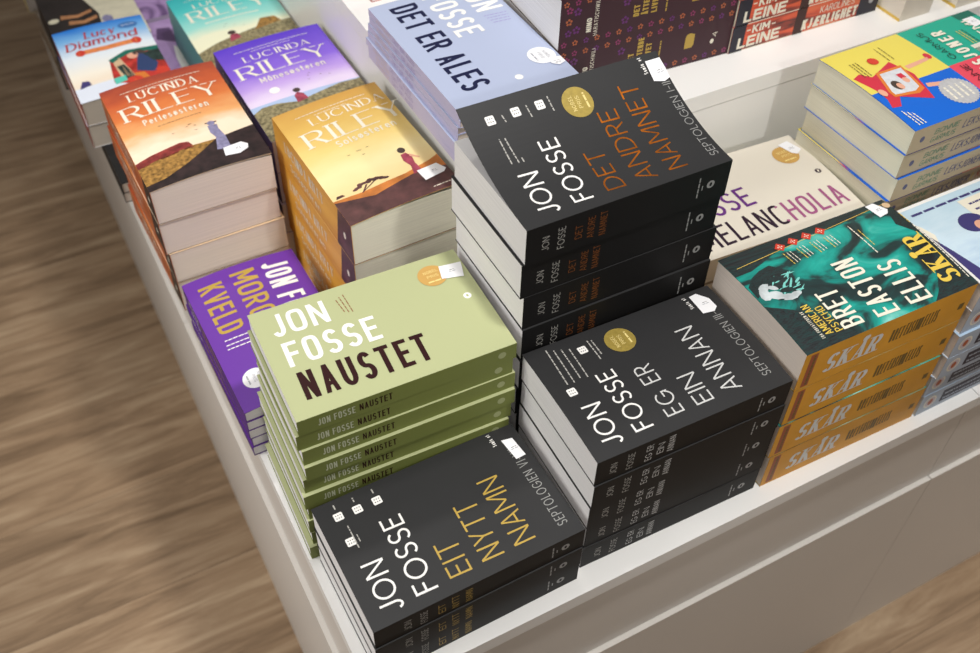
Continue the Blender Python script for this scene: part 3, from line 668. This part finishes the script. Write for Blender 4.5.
# ------------------------------------------------------------------ pale blue title at the right
PBLUE = art('pale_blue_print', [(0, (176, 200, 222)), (.5, (200, 220, 232)), (1, (186, 212, 226))], .5, 9)
NAVY = mat('navy_print', (62, 56, 112), .5); NAVYP = mat('dark_navy_panel', (48, 46, 64), .5); RUST = mat('rust_print', (176, 92, 56), .5); SKIN = mat('skin_tone_print', (222, 164, 138), .5)
PSP = mat('blue_grey_spine', (176, 186, 200), .5, .3)
def coverG(s, w, d):
    for a, b, c, e in ((0, d - .004, w, d), (0, 0, .003, d)): s.rect(a, b, c, e, TW)
    s.up()
    for k in range(12): s.rect(.010 + k * .0165, d - .0155, .0242 + k * .0165, d - .0125, NAVY)
    s.poly([(.003, .06), (.010, .075), (.006, .09), (.003, .095)], TCREAM); s.poly([(.003, .004), (.030, .004), (.016, .018), (.009, .05), (.003, .075)], NAVY)
    s.disc(.058, .072, .0155, .0135, NAVY, 24); s.rect(.068, .072, .14, .103, TCREAM); s.up()
    s.disc(.063, .065, .0070, .0075, SKIN, 18); s.lines(.076, .084, .120, .084, .004, NAVY, 140); s.lines(.076, .093, .120, .093, .004, NAVY, 141)
    s.rect(.048, .006, .10, .052, RUST)
def spineG(s, A, th):
    s.disc(.0155, th * .5, .0088, .0098, TCREAM, 22); l = s.lift; s.up(); s.disc(.0155, th * .5, .0068, .0078, TBEIGE, 20); s.up(); s.disc(.0155, th * .5, .0035, .005, RUST, 14); s.lift = l
    s.rect(.032, th * .2, A - .012, th * .8, NAVYP); s.up(); s.lines(.036, th * .55, .12, th * .55, .004, PSP, 150); s.lines(.036, th * .3, .12, th * .3, .004, PSP, 151)
    s.disc(.15, th * .5, .007, .007, RUST, 16)
stack('G', 6, .6428, .0115, .205, .121, 0, .0330, 'F', (PBLUE, PSP, mat('white_cover_back', (232, 232, 234), .5), PAGE_G), 'pale blue paperback with round rust emblem', 'pale blue paperbacks', .002,
      top=coverG, back=spineG, jit=.003, where='at the right of the front row')

# ------------------------------------------------------------------ four-colour title
YEL = mat('yellow_cover', (224, 208, 92), .42); TEAL = mat('sea_green_print', (30, 166, 140), .42); BLUE = mat('bright_blue_print', (10, 98, 202), .42)
PINK = mat('coral_red_print', (222, 74, 92), .42); TAN = mat('kraft_spine', (188, 170, 140), .6, .25); ORA = mat('orange_frame_print', (214, 122, 50), .45)
SCREEN = mat('grey_screen_print', (206, 208, 212), .45, .4, 0, .12, 120); CRIM = mat('crimson_print', (200, 46, 66), .45); DTEAL = mat('dark_teal_print', (22, 104, 88), .45)
GRN = mat('green_spine_print', (92, 140, 112), .55); NVS = mat('navy_spine_print', (92, 92, 122), .55); RDS = mat('red_spine_print', (178, 86, 74), .55); HAIR = mat('dark_hair_print', (70, 56, 50), .5)
HEDGE = art('four_colour_edge_print', [(0, (10, 98, 202)), (.40, (30, 92, 180)), (.47, (196, 64, 84)), (.55, (222, 204, 92)), (1, (224, 208, 92))], .02, 3, (1, 1, 1))
def coverH(s, w, d):
    cx, cy = .106, .063
    s.rect(0, cy - .002, cx, d, YEL)
    s.rect(cx, cy, w, d, TEAL); s.rect(0.0, 0, cx, cy - .002, BLUE); s.rect(cx, 0, w, cy, PINK); s.rect(cx + .05, cy, w, cy + .018, CREAM); s.up()
    s.rect(w - .026, d - .012, w, d, DTEAL)
    s.poly(ccw([(.003, .090), (.014, .094), (.024, .082), (.026, .050), (.014, .034), (.004, .036), (.009, .048), (.010, .062), (.006, .078)]), CRIM)
    s.poly(ccw([(.066, .078), (.097, .081), (.099, .086), (.066, .084)]), SKIN); s.disc(.1006, .087, .004, .0055, CRIM, 14)
    s.poly(ccw([(.061, .046), (.083, .040), (.084, .046), (.063, .052)]), SKIN); s.up()
    s.poly(ccw([(.0573, .0973), (.0644, .0691), (.0536, .0293), (.0227, .047), (.0212, .0832)]), CRIM); s.up()
    s.poly(ccw([(.0300, .0875), (.0630, .0870), (.0560, .0460), (.0460, .0420), (.0185, .0480), (.0185, .0570)]), ORA); s.up()
    s.poly(ccw([(.0322, .0841), (.0599, .0834), (.053, .0505), (.0449, .0468), (.0217, .0506), (.0216, .0552)]), SCREEN); s.up()
    s.disc(.0345, .0615, .0055, .0078, HAIR, 16); s.disc(.049, .0645, .0034, .0046, SKIN, 12); s.rect(.046, .068, .053, .076, CRIM); s.up(); s.disc(.0365, .0590, .0036, .0052, SKIN, 14); s.disc(.012, .058, .004, .006, SKIN, 12)
    s.text('LEKSJONER', .1455, .0143, 87, .1035, .0160, 'wide', TCREAM); s.text('I KJEMI', .1910, .0500, 87, .0700, .0110, 'wide', TCREAM)
    s.text('GARMUS', .1258, .0695, 87, .0545, .0078, 'hum', INK); s.text('BONNIE', .1218, .0100, 87, .0480, .0078, 'hum', INK)
    for k in range(3): s.lines(.0105 + k * .004, .0046, .0085 + k * .004, .028 - .003 * k, .0022, TCREAM, 160 + k)
    for k in range(3): s.lines(.016 + k * .004, .086, .018 + k * .004, .112, .0014, DKG, 165 + k)
    for k in range(2): s.lines(.060 + k * .006, .098, .062 + k * .006, .124, .0012, DKG, 170 + k)
    for k in range(3): s.lines(.163 + k * .004, .082, .164 + k * .004, .108, .0018, TYEL if k < 2 else DTEAL, 175 + k)
    s.poly([(.0432 + .006 * cos(2 * pi * i / 10), .1053 + .0062 * sin(2 * pi * i / 10)) for i in range(10)], RED)
def spineH(s, A, th):
    s.disc(.0150, th * .5, .0032, .0036, NVS, 10)
    s.text('BONNIE', .030, th * .52, 0, .033, th * .22, 'dinm', GRN, .2); s.text('GARMUS', .028, th * .20, 0, .033, th * .22, 'dinm', GRN, .2)
    s.text('LEKSJONER', .070, th * .32, 0, .052, th * .34, 'dinm', NVS, .2); s.text('I', .126, th * .32, 0, .003, th * .34, 'dinm', TYEL, .2); s.text('KJEMI', .134, th * .32, 0, .030, th * .34, 'dinm', RDS, .2)
    s.rect(0, 0, A * .48, .0011, NAVY); s.rect(A * .48, 0, A, .0011, RDS)
stack('H', 10, .6415, .1430, .2118, .1361, .0109, .0291, 'F', (HEDGE, TAN, BLUE, PAGE_C), 'kraft-spined thick paperback with four-colour cover', 'thick kraft-spined paperbacks', .003,
      top=coverH, back=spineH, jit=.0018, stickers=[price([(.188, .123), (.203, .1235), (.204, .107), (.1898, .105)]), seal(.0850, .0279, .0205, SILV, TCREAM, 'scalloped silver seal', 87, 1, ())], where='against the riser')

# ------------------------------------------------------------------ four landscape-covered thick novels
CLOTH = mat('grey_lilac_print', (132, 128, 160), .5, .3, 0, .3, 200); BIRD = mat('bird_print', (70, 56, 50), .5)
DGRD = mat('dark_earth_print', (44, 30, 30), .45, .4, 0, .6, 90); GRASSG = mat('gold_grass_print', (150, 112, 56), .5, .3, 0, .6, 220); MESA = mat('red_rock_print', (128, 50, 46), .5, .3, 0, .45, 120)
def birds(s, x, y, seed, n=6):
    r = random.Random(seed)
    for k in range(n):
        a, b = x + r.uniform(-.014, .014), y + r.uniform(-.008, .008)
        s.poly([(a - .002, b + .0012), (a, b), (a + .0022, b + .001), (a, b + .0008)], BIRD)
def head_lines(s, w, d):
    s.lines(.020, d - .018, w - .020, d - .0165, .0016, TCREAM, 200); s.lines(.040, d - .023, w - .045, d - .022, .0014, TCREAM, 201)
def spineR(words, mt, foot=None):
    def fn(s, A, th):
        if foot: s.poly([(A - .040, 0), (A, 0), (A, th), (A - .030, th)], foot); s.up()
        s.text('LUCINDA RILEY', .030, th * .52, 0, .100, th * .26, 'serif', mt); s.text(words, .040, th * .18, 0, .080, th * .18, 'tiny', mt)
        s.disc(A - .018, th * .5, .0028, .0045, mt, 12)
    return fn
SKYJ = art('sunset_orange_print', [(0, (232, 206, 170)), (.34, (240, 222, 196)), (.5, (228, 168, 108)), (.66, (212, 120, 62)), (.84, (190, 88, 48)), (1, (150, 62, 46))], .13, 3, (1, 3, 1))
SPJ = art('orange_landscape_spine', [(0, (196, 100, 50)), (.5, (160, 76, 40)), (1, (206, 120, 64))], .5, 5)
def coverJ(s, w, d):
    s.poly([(0, 0), (w, 0), (w, .058), (.0694, .0455), (0, .038)], DGRD); s.up()
    s.poly([(0, .010), (.022, .012), (.050, .024), (.070, .036), (.088, .049), (.064, .050), (.02, .045), (0, .041)], GRASSG)
    s.poly([(0, .041), (.0647, .0473), (.0608, .0585), (.0526, .0610), (.0176, .0560), (0, .051)], MESA); s.up()
    s.poly(ccw([(.084, .030), (.099, .026), (.100, .050), (.0975, .066), (.0985, .074), (.088, .075), (.087, .062), (.090, .052)]), CLOTH); s.disc(.093, .0785, .0042, .0042, CLOTH, 14)
    s.poly([(.0865, .0795), (.0995, .0785), (.0995, .0803), (.0865, .0812)], BIRD)
    head_lines(s, w, d); birds(s, .064, .080, 5)
    s.text('LUCINDA', .0252, .1610, .5, .0810, .0140, 'serif', TCREAM); s.text('RILEY', .0112, .1262, 2, .1130, .0262, 'serif', TCREAM)
    s.text('Perlesøsteren', .0280, .1095, 1.5, .0745, .0110, 'tiny', TCREAM); s.lines(.040, .1005, .090, .1025, .001, BIRD, 210)
stack('J', 4, -.0096, .5212, .1341, .1986, .0165, .0446, 'L', (SKYJ, SPJ, mat('brown_cover_back', (70, 48, 42), .5), PAGE_G), 'thick novel with orange sunset landscape cover', 'thick sunset-covered novels', .004, .0035,
      top=coverJ, back=spineR('Perlesøsteren', TCREAM, DGRD), jit=.0035, stickers=[price([(.0903, .0291), (.111, .0316), (.1168, .0253), (.1143, .0184), (.1037, .013), (.0881, .015)])], where='at the left table edge')

SKYK = art('golden_sky_print', [(0, (230, 190, 124)), (.38, (240, 222, 166)), (.58, (230, 202, 124)), (.8, (214, 174, 88)), (1, (198, 150, 72))], .08, 3, (1, 3, 1))
SPK = art('golden_spine', [(0, (206, 140, 44)), (.5, (232, 172, 70)), (1, (214, 150, 50))], .3, 4)
GRK = mat('purple_brown_earth_print', (82, 50, 48), .45, .4, 0, .5, 60); ORK = mat('amber_earth_print', (186, 112, 48), .45, .4, 0, .3, 60); DRESS = mat('rose_dress_print', (156, 66, 84), .5, .3, 0, .3, 150)
def coverK(s, w, d):
    s.poly([(0, 0), (w, 0), (w, .052), (.110, .0470), (.0806, .0400), (.03, .0370), (0, .040)], ORK); s.up()
    s.poly([(0, 0), (w, 0), (w, .032), (.09, .036), (.04, .026), (0, .037)], GRK)
    r = random.Random(4)
    for k in range(16): s.disc(.026 + k * .0023, .0440 + .0045 * sin(k * .21) + r.uniform(-.001, .0015), .0032, r.uniform(.0014, .0028), GRK, 9)
    for q in ([(.030, .036), (.032, .036), (.040, .045), (.038, .0455)], [(.031, .037), (.033, .037), (.050, .046), (.048, .0465)], [(.004, .041), (.014, .0415), (.012, .0445), (.006, .045)]): s.poly(ccw(q), GRK)
    s.up()
    s.poly(ccw([(.087, .034), (.097, .036), (.096, .050), (.098, .062), (.0945, .069), (.0885, .068), (.087, .058), (.090, .048)]), DRESS); s.disc(.0925, .0745, .0042, .0046, BIRD, 14)
    s.poly(ccw([(.096, .062), (.104, .055), (.105, .0565), (.097, .066)]), SKIN)
    head_lines(s, w, d); birds(s, .057, .092, 6, 5)
    s.text('LUCINDA', .0310, .1600, 3, .0870, .0125, 'serif', TCREAM); s.text('RILEY', .0140, .1258, 2.5, .1150, .0262, 'serif', TCREAM)
    s.text('Solsøsteren', .0400, .1120, 3, .0690, .0105, 'tiny', TCREAM)
    s.lines(.095, .0065, .122, .0075, .002, TCREAM, 215)
stack('K', 4, .1437, .3471, .1225, .1984, .0379, .0523, 'L', (SKYK, SPK, GRK, PAGE_C), 'thick novel with golden savanna cover', 'thick golden-covered novels', .0035, .006,
      top=coverK, back=spineR('Solsøsteren', TCREAM, GRK), jit=.002, stickers=[price([(.0911, .0367), (.1141, .0386), (.1194, .0272), (.1153, .0229), (.0923, .0192)])], where='behind the pale green pile')

SKYL = art('violet_sky_print', [(0, (226, 214, 232)), (.38, (222, 206, 232)), (.5, (190, 160, 222)), (.66, (132, 96, 208)), (1, (88, 56, 190))], .06, 3, (1, 3, 1))
SPL = mat('deep_violet_spine', (70, 48, 104), .5); BUSH = mat('heather_print', (134, 124, 92), .5, .3, 0, .6, 260); SEA = mat('pale_sea_print', (168, 188, 220), .5)
def coverL(s, w, d):
    s.rect(0, .05, w, .068, SEA); s.up(); s.poly([(0, 0), (w, 0), (w, .066), (.1096, .066), (.0538, .054), (.030, .062), (.0122, .063), (0, .056)], BUSH); s.disc(.0369, .0875, .0062, .0062, TW, 20); s.up()
    s.poly(ccw([(.052, .052), (.066, .055), (.064, .066), (.058, .0715), (.053, .066)]), DRESS); s.disc(.0590, .0755, .0045, .0042, BIRD, 14)
    head_lines(s, w, d); birds(s, .092, .0926, 8, 5)
    s.text('LUCINDA', .0258, .1570, 1, .0840, .0118, 'serif', TCREAM); s.text('RILEY', .0103, .1245, 1, .1130, .0255, 'serif', TCREAM); s.text('Månesøsteren', .0290, .1075, 1, .0810, .0105, 'tiny', TCREAM)
stack('L', 4, .1322, .5470, .1350, .1986, .0115, .0442, 'L', (SKYL, SPL, SPL, PAGE_G), 'thick novel with violet moonlit cover', 'thick violet-covered novels', .003, .003,
      top=coverL, back=spineR('Månesøsteren', TCREAM), jit=.002, where='beside the riser')

SKYM = art('turquoise_sky_print', [(0, (232, 226, 190)), (.42, (230, 230, 200)), (.56, (150, 214, 204)), (.8, (74, 190, 188)), (1, (46, 168, 172))], .06, 3, (1, 3, 1))
SPM = mat('teal_spine', (84, 140, 142), .5); TQ = mat('bright_turquoise_edge', (70, 200, 196), .4)
def coverM(s, w, d):
    s.poly([(0, 0), (w, 0), (w, .082), (.09, .076), (.03, .062), (0, .050)], BUSH); s.up(); s.poly(ccw([(.046, .056), (.062, .060), (.060, .072), (.050, .071)]), DRESS); s.disc(.054, .0765, .0055, .0050, BIRD, 14)
    s.poly(ccw([(.085, .070), (.125, .080), (.120, .094), (.1, .095)]), GRASSG); birds(s, .064, .094, 9, 4); head_lines(s, w, d)
    s.text('LUCINDA', .0280, .1570, 2, .0840, .0118, 'serif', TCREAM); s.text('RILEY', .0140, .1250, 2, .1120, .0265, 'serif', TCREAM); s.lines(.030, .113, .105, .114, .004, TCREAM, 220)
stack('M', 2, .1310, .7900, .1390, .1986, .0055, .0350, 'L', (SKYM, SPM, TQ, PAGE_G), 'thick novel with turquoise sky cover', 'thick turquoise-covered novels', .003,
      top=coverM, z0=.0505, jit=.002, where='behind the violet novels')
LAV = smoke('lavender_blot_print', [(.35, (96, 70, 116)), (.46, (168, 138, 188)), (.62, (186, 158, 204)), (.7, (236, 232, 238))], 3, 1)
def coverP(s, w, d):
    s.poly(ccw([(.014, .0), (.03, .0), (.03, .11), (.022, .125), (.016, .09)]), TW); s.poly(ccw([(.004, .15), (.03, .13), (.03, .175), (.012, .18)]), NAVYL)
NAVYL = mat('plum_blot_print', (88, 66, 104), .5)
stack('P', 2, .1050, .8650, .1320, .2000, 0, .0250, 'F', (LAV, mat('lilac_spine', (196, 180, 210), .5), mat('lilac_back', (220, 212, 226), .5), PAGE_W), 'slim lavender paperback with pale blots', 'slim lavender paperbacks', .001,
      top=coverP, z0=0, jit=.001, where='under the turquoise novels')

# ------------------------------------------------------------------ far left: blue winter pocket, black books below, dark cover behind
stack('X', 2, .1000, 1.0750, .1320, .2000, .03, .0250, 'F', (LAV, MATS['lilac_spine'], MATS['lilac_back'], PAGE_W), 'slim lavender paperback lying behind the blotted ones', 'slim lavender paperbacks further back', .001, z0=0, jit=.001)
SKYN = art('winter_sky_print', [(0, (226, 232, 244)), (.22, (238, 222, 200)), (.34, (244, 236, 220)), (.6, (226, 236, 244)), (.85, (116, 176, 228)), (1, (24, 116, 208))], .05, 3, (1, 2, 1))
TRED = mat('red_script_print', (182, 52, 52), .45); BANNER = mat('orange_banner_print', (222, 132, 76), .45, .4, 0, .2, 200); REDP = mat('red_house_print', (176, 52, 44), .5, .3, 0, .5, 90); COAT = mat('blue_coat_print', (44, 62, 104), .5); SNOW = mat('snow_print', (222, 228, 240), .5)
AQ = mat('aqua_bucket_print', (90, 196, 176), .5)
DARKG = mat('dark_green_print', (40, 56, 52), .5, .3, 0, .4, 120)
def coverN(s, w, d):
    s.poly([(0, 0), (w, 0), (w, .040), (.05, .034), (0, .032)], SNOW); s.up()
    s.poly(ccw([(.055, .079), (.080, .094), (w, .092), (w, .012), (.070, .014), (.049, .025)]), REDP); s.up()
    s.poly(ccw([(.060, .060), (.070, .062), (.078, .030), (.066, .028)]), DARKG); s.poly(ccw([(.098, .080), (w, .084), (w, .052), (.108, .056)]), DARKG); s.poly(ccw([(.074, .020), (.094, .020), (.090, .034), (.078, .036)]), ORA)
    s.poly(ccw([(.082, .040), (.104, .030), (.112, .050), (.104, .078), (.092, .080)]), COAT); s.disc(.0855, .078, .0075, .0075, SKIN, 16); s.disc(.0945, .083, .008, .006, HAIR, 16); s.disc(.112, .030, .010, .008, RED, 16)
    s.poly(ccw([(.058, .070), (.068, .080), (.078, .030), (.060, .034)]), WARM); s.poly(ccw([(.050, .020), (.066, .024), (.066, .036), (.050, .034)]), AQ)
    s.poly(ccw([(.006, .030), (.022, .034), (.020, .044), (.012, .046)]), NAVY)
    s.disc(.0985, .1575, .0135, .0078, mat('blue_oval_print', (66, 116, 176), .45), 24)
    s.poly(ccw([(.0228, .1075), (.060, .1060), (.100, .1090), (.100, .1195), (.060, .1165), (.0228, .1180)]), BANNER); s.disc(.025, .1125, .0065, .0075, RED, 14); s.disc(.1, .1145, .0065, .0085, RED, 14); s.poly(ccw([(.054, .079), (.080, .094), (w, .092), (w, .082), (.080, .084), (.057, .070)]), DTEAL); s.disc(.075, .022, .010, .008, RED, 12); s.up()
    s.lines(.090, .157, .107, .1575, .002, SNOW, 230)
    s.text('Lucy', .0372, .1440, 1.5, .0420, .0165, 'swash', TRED, .15); s.text('Diamond', .0089, .1232, 2, .0960, .0185, 'swash', TRED, .15)
stack('N', 2, -.0290, .829, .1215, .178, -.01, .0345, 'L', (SKYN, mat('dark_red_spine', (140, 50, 46), .5), mat('pocket_back', (196, 190, 184), .5), page_mat('dull_page_edges', (196, 186, 172))), 'small paperback with blue winter scene cover', 'winter-scene pocket books', .002,
      top=coverN, z0=.031, jit=.002, where='at the left table edge')
BK = mat('plain_black_cover', (28, 27, 28), .5)
stack('Q', 2, -.0180, .7420, .1080, .190, 0, .0150, 'L', (BK, BK, BK, PAGE_G), 'black paperback lying under the winter-scene books', 'black paperbacks at the left edge', .001, z0=0, jit=.001, where='half hidden')
DARKP = mat('dark_umber_print', (40, 34, 32), .5, .3, 0, .3, 30); TANB = mat('tan_band_print', (176, 124, 84), .5, .3, 0, .2, 60); STONE = mat('stone_print', (206, 200, 176), .55, .3, 0, .12, 50)
def coverO(s, w, d):
    s.poly([(.068, 0), (w, 0), (w, d), (.045, d), (.074, .080)], STONE); s.up()
    s.poly(ccw([(.020, .085), (.045, .080), (.066, .088), (.066, .096), (.045, .088), (.022, .096)]), TANB); s.poly(ccw([(.028, .066), (.05, .060), (.07, .068), (.07, .076), (.05, .069), (.03, .076)]), TANB)
    s.disc(.010, .086, .008, .0065, STONE, 18); s.lines(.01, .020, .055, .020, .003, TANB, 240); s.disc(.082, .060, .008, .010, CLOTH, 14)
stack('O', 3, -.0230, 1.030, .130, .198, 0, .0190, 'L', (DARKP, DARKP, DARKP, PAGE_W), 'dark paperback with tan bands and stone-coloured side', 'dark paperbacks with tan bands', .002,
      top=coverO, z0=0, jit=.001, stickers=[price([(.004, .030), (.019, .034), (.024, .018), (.010, .012), (.004, .018)])], where='behind the winter-scene books')
stack('R', 4, -.0350, 1.262, .130, .2, 0, .0260, 'L', (mat('dull_yellow_cover', (214, 196, 136), .5), mat('dull_yellow_spine', (206, 186, 120), .5), DARKP, page_mat('mid_grey_page_edges', (176, 168, 160))), 'yellow-spined paperback', 'yellow-spined paperbacks', .001, jit=.001, where='at the far left end')  # page edges in a deeper grey

# ------------------------------------------------------------------ books on the riser
PLUM = mat('dark_plum_spine', (62, 36, 44), .5, .35); MAG = mat('magenta_flower_print', (140, 52, 98), .5); ORF = mat('orange_flower_print', (176, 98, 62), .5); VIO = mat('violet_flower_print', (104, 46, 112), .5)
def flower(s, a, z, r, mt):
    for k in range(5): s.disc(a + r * cos(1.256 * k + .3), z + r * sin(1.256 * k + .3), r * .52, r * .52, mt, 8)
def spineT(s, A, th):
    n = 17
    for k in range(n):
        a = .006 + k * (A - .012) / (n - 1)
        flower(s, a, .006, .0022, (MAG, ORF, VIO, ORF)[k % 4]); flower(s, a, th - .006, .0022, (ORF, MAG, ORF, VIO)[k % 4])
    for k in range(3): flower(s, .010, .018 + k * .0125, .0026, (VIO, ORF, MAG)[k])
    for k in range(2): flower(s, .012 + .007, .02 + k * .02, .003, VIO); flower(s, .075, .018 + k * .02, .003, VIO)
    s.text('NINO', .036, th * .26, 90, .0155, .0058, 'fat', TCREAM); s.text('HARATISCHWILI', .0432, th * .16, 90, .041, .0045, 'tiny', TCREAM)
    for k, (wd, L) in enumerate((('DET', .013), ('ÅTTENDE', .029), ('LIVET', .0205))): s.text(wd, .091 + k * .0105, th * .34, 90, L, .0070, 'fat', TGOLD)
    s.poly([(.1545, th * .36), (.1640, th * .36), (.1660, th * .42), (.1660, th * .64), (.1600, th * .68), (.1560, th * .66), (.1545, th * .6)], TGOLD)
    s.lines(.124, th * .3, .124, th * .7, .0026, TGOLD, 250)
    s.text('A', .194, th * .46, 70, .006, .006, 'tiny', TCREAM); s.disc(.190, th * .38, .0025, .003, TCREAM, 10)
def coverT(s, w, d): s.rect(.02, .02, w - .02, d - .02, VIO)
stack('T', 3, .3925, .3885, .215, .140, -.045, .0560, 'F', (PLUM, PLUM, PLUM, PAGE_W), 'very thick plum-coloured paperback with flower borders', 'very thick plum paperbacks', .001, top=coverT, back=spineT, z0=TZ, jit=.001, where='on the riser')
LEI = smoke('burnt_red_figure_print', [(.34, (40, 22, 22)), (.42, (150, 54, 36)), (.50, (216, 84, 48)), (.7, (226, 120, 72))], 2.6, .6); NVB = mat('night_navy_print', (34, 34, 48), .5); DKR = mat('dark_umber_red_print', (60, 32, 28), .5); BLUEG = mat('blue_grey_edge', (180, 196, 204), .5)
def spineU(s, A, th):
    s.rect(0, 0, .018, th, NVB); s.rect(A - .030, 0, A, th, NVB); s.rect(.088, 0, .102, th, DKR); s.rect(0, 0, A, .0010, TCREAM); s.up()
    s.text('LEINE', .010, th * .10, 0, .058, th * .42, 'fat', TCREAM); s.text('KIM', .027, th * .60, 0, .024, th * .30, 'fat', TCREAM)
    s.rect(.0195, th * .72, .0245, th * .77, TCREAM); s.rect(.0535, th * .72, .0585, th * .77, TCREAM)
    s.text('KAROLINES', .122, th * .60, 0, .050, th * .26, 'cond', TCREAM); s.text('KJÆRLIGHET', .100, th * .10, 0, .080, th * .40, 'fat', TCREAM)
    s.disc(A - .012, th * .55, .004, .005, GREYTXT, 12)
stack('U', 3, .6075, .3760, .211, .138, -.010, .0320, 'F', (LEI, LEI, BLUEG, PAGE_C), 'red and black paperback with cream block letters', 'red and black paperbacks', .001, back=spineU, z0=TZ, jit=.0012, where='on the riser')
def standing(x, y, th, label):
    cm, pm, ft = build_book(.205, .135, th, 'F', (IVORY, IVORY, IVORY, PAGE_C), .0002, 0, lambda s, w, d: s.rect(0, 0, .0035, d, YELC))
    e = bpy.data.objects.new('paperback_book', None); C.objects.link(e); e.location = (x + th, y, Z0 + TZ + .0003); e.rotation_euler = (0, -pi / 2, 0)
    link('cover', cm, e); link('page_block', pm, e); tag(e, label, 'book', 'upright ivory books on the riser')
IVORY = mat('ivory_cover', (222, 214, 200), .55, .3)
standing(.8250, .3420, .047, 'thick ivory book standing upright beside the red and black paperbacks')
standing(.9060, .3350, .050, 'thick ivory book standing upright at the right end of the riser')
CORAL = mat('coral_cover', (188, 104, 100), .5)
stack('W', 2, .3000, .6480, .130, .200, .02, .0160, 'L', (CORAL, mat('coral_spine', (196, 140, 136), .5), CORAL, PAGE_W), 'coral red paperback', 'coral red paperbacks', .001, z0=TZ, jit=.001, where='behind the light blue ones')

# ------------------------------------------------------------------ clear plastic label holder clipped to the left table edge
CL = bpy.data.materials.new('clear_plastic'); CL.use_nodes = True; b_ = CL.node_tree.nodes['Principled BSDF']
b_.inputs['Transmission Weight'].default_value = 1; b_.inputs['Roughness'].default_value = .12; b_.inputs['IOR'].default_value = 1.46; b_.inputs['Base Color'].default_value = (.86, .86, .84, 1)
hd = MB(); hd.box((-.0265, 0, -.052), (-.0240, .19, .006), CL); hd.box((-.0240, 0, -.052), (-.0010, .19, -.0495), CL); hd.box((-.0035, 0, -.0495), (-.0010, .19, -.030), CL)
ho = link('label_holder', hd.mesh('label_holder')); ho.location = (0, 1.11, Z0); bevel(ho, .0008)
tag(ho, 'clear plastic label holder clipped to the far left table edge', 'label holder')
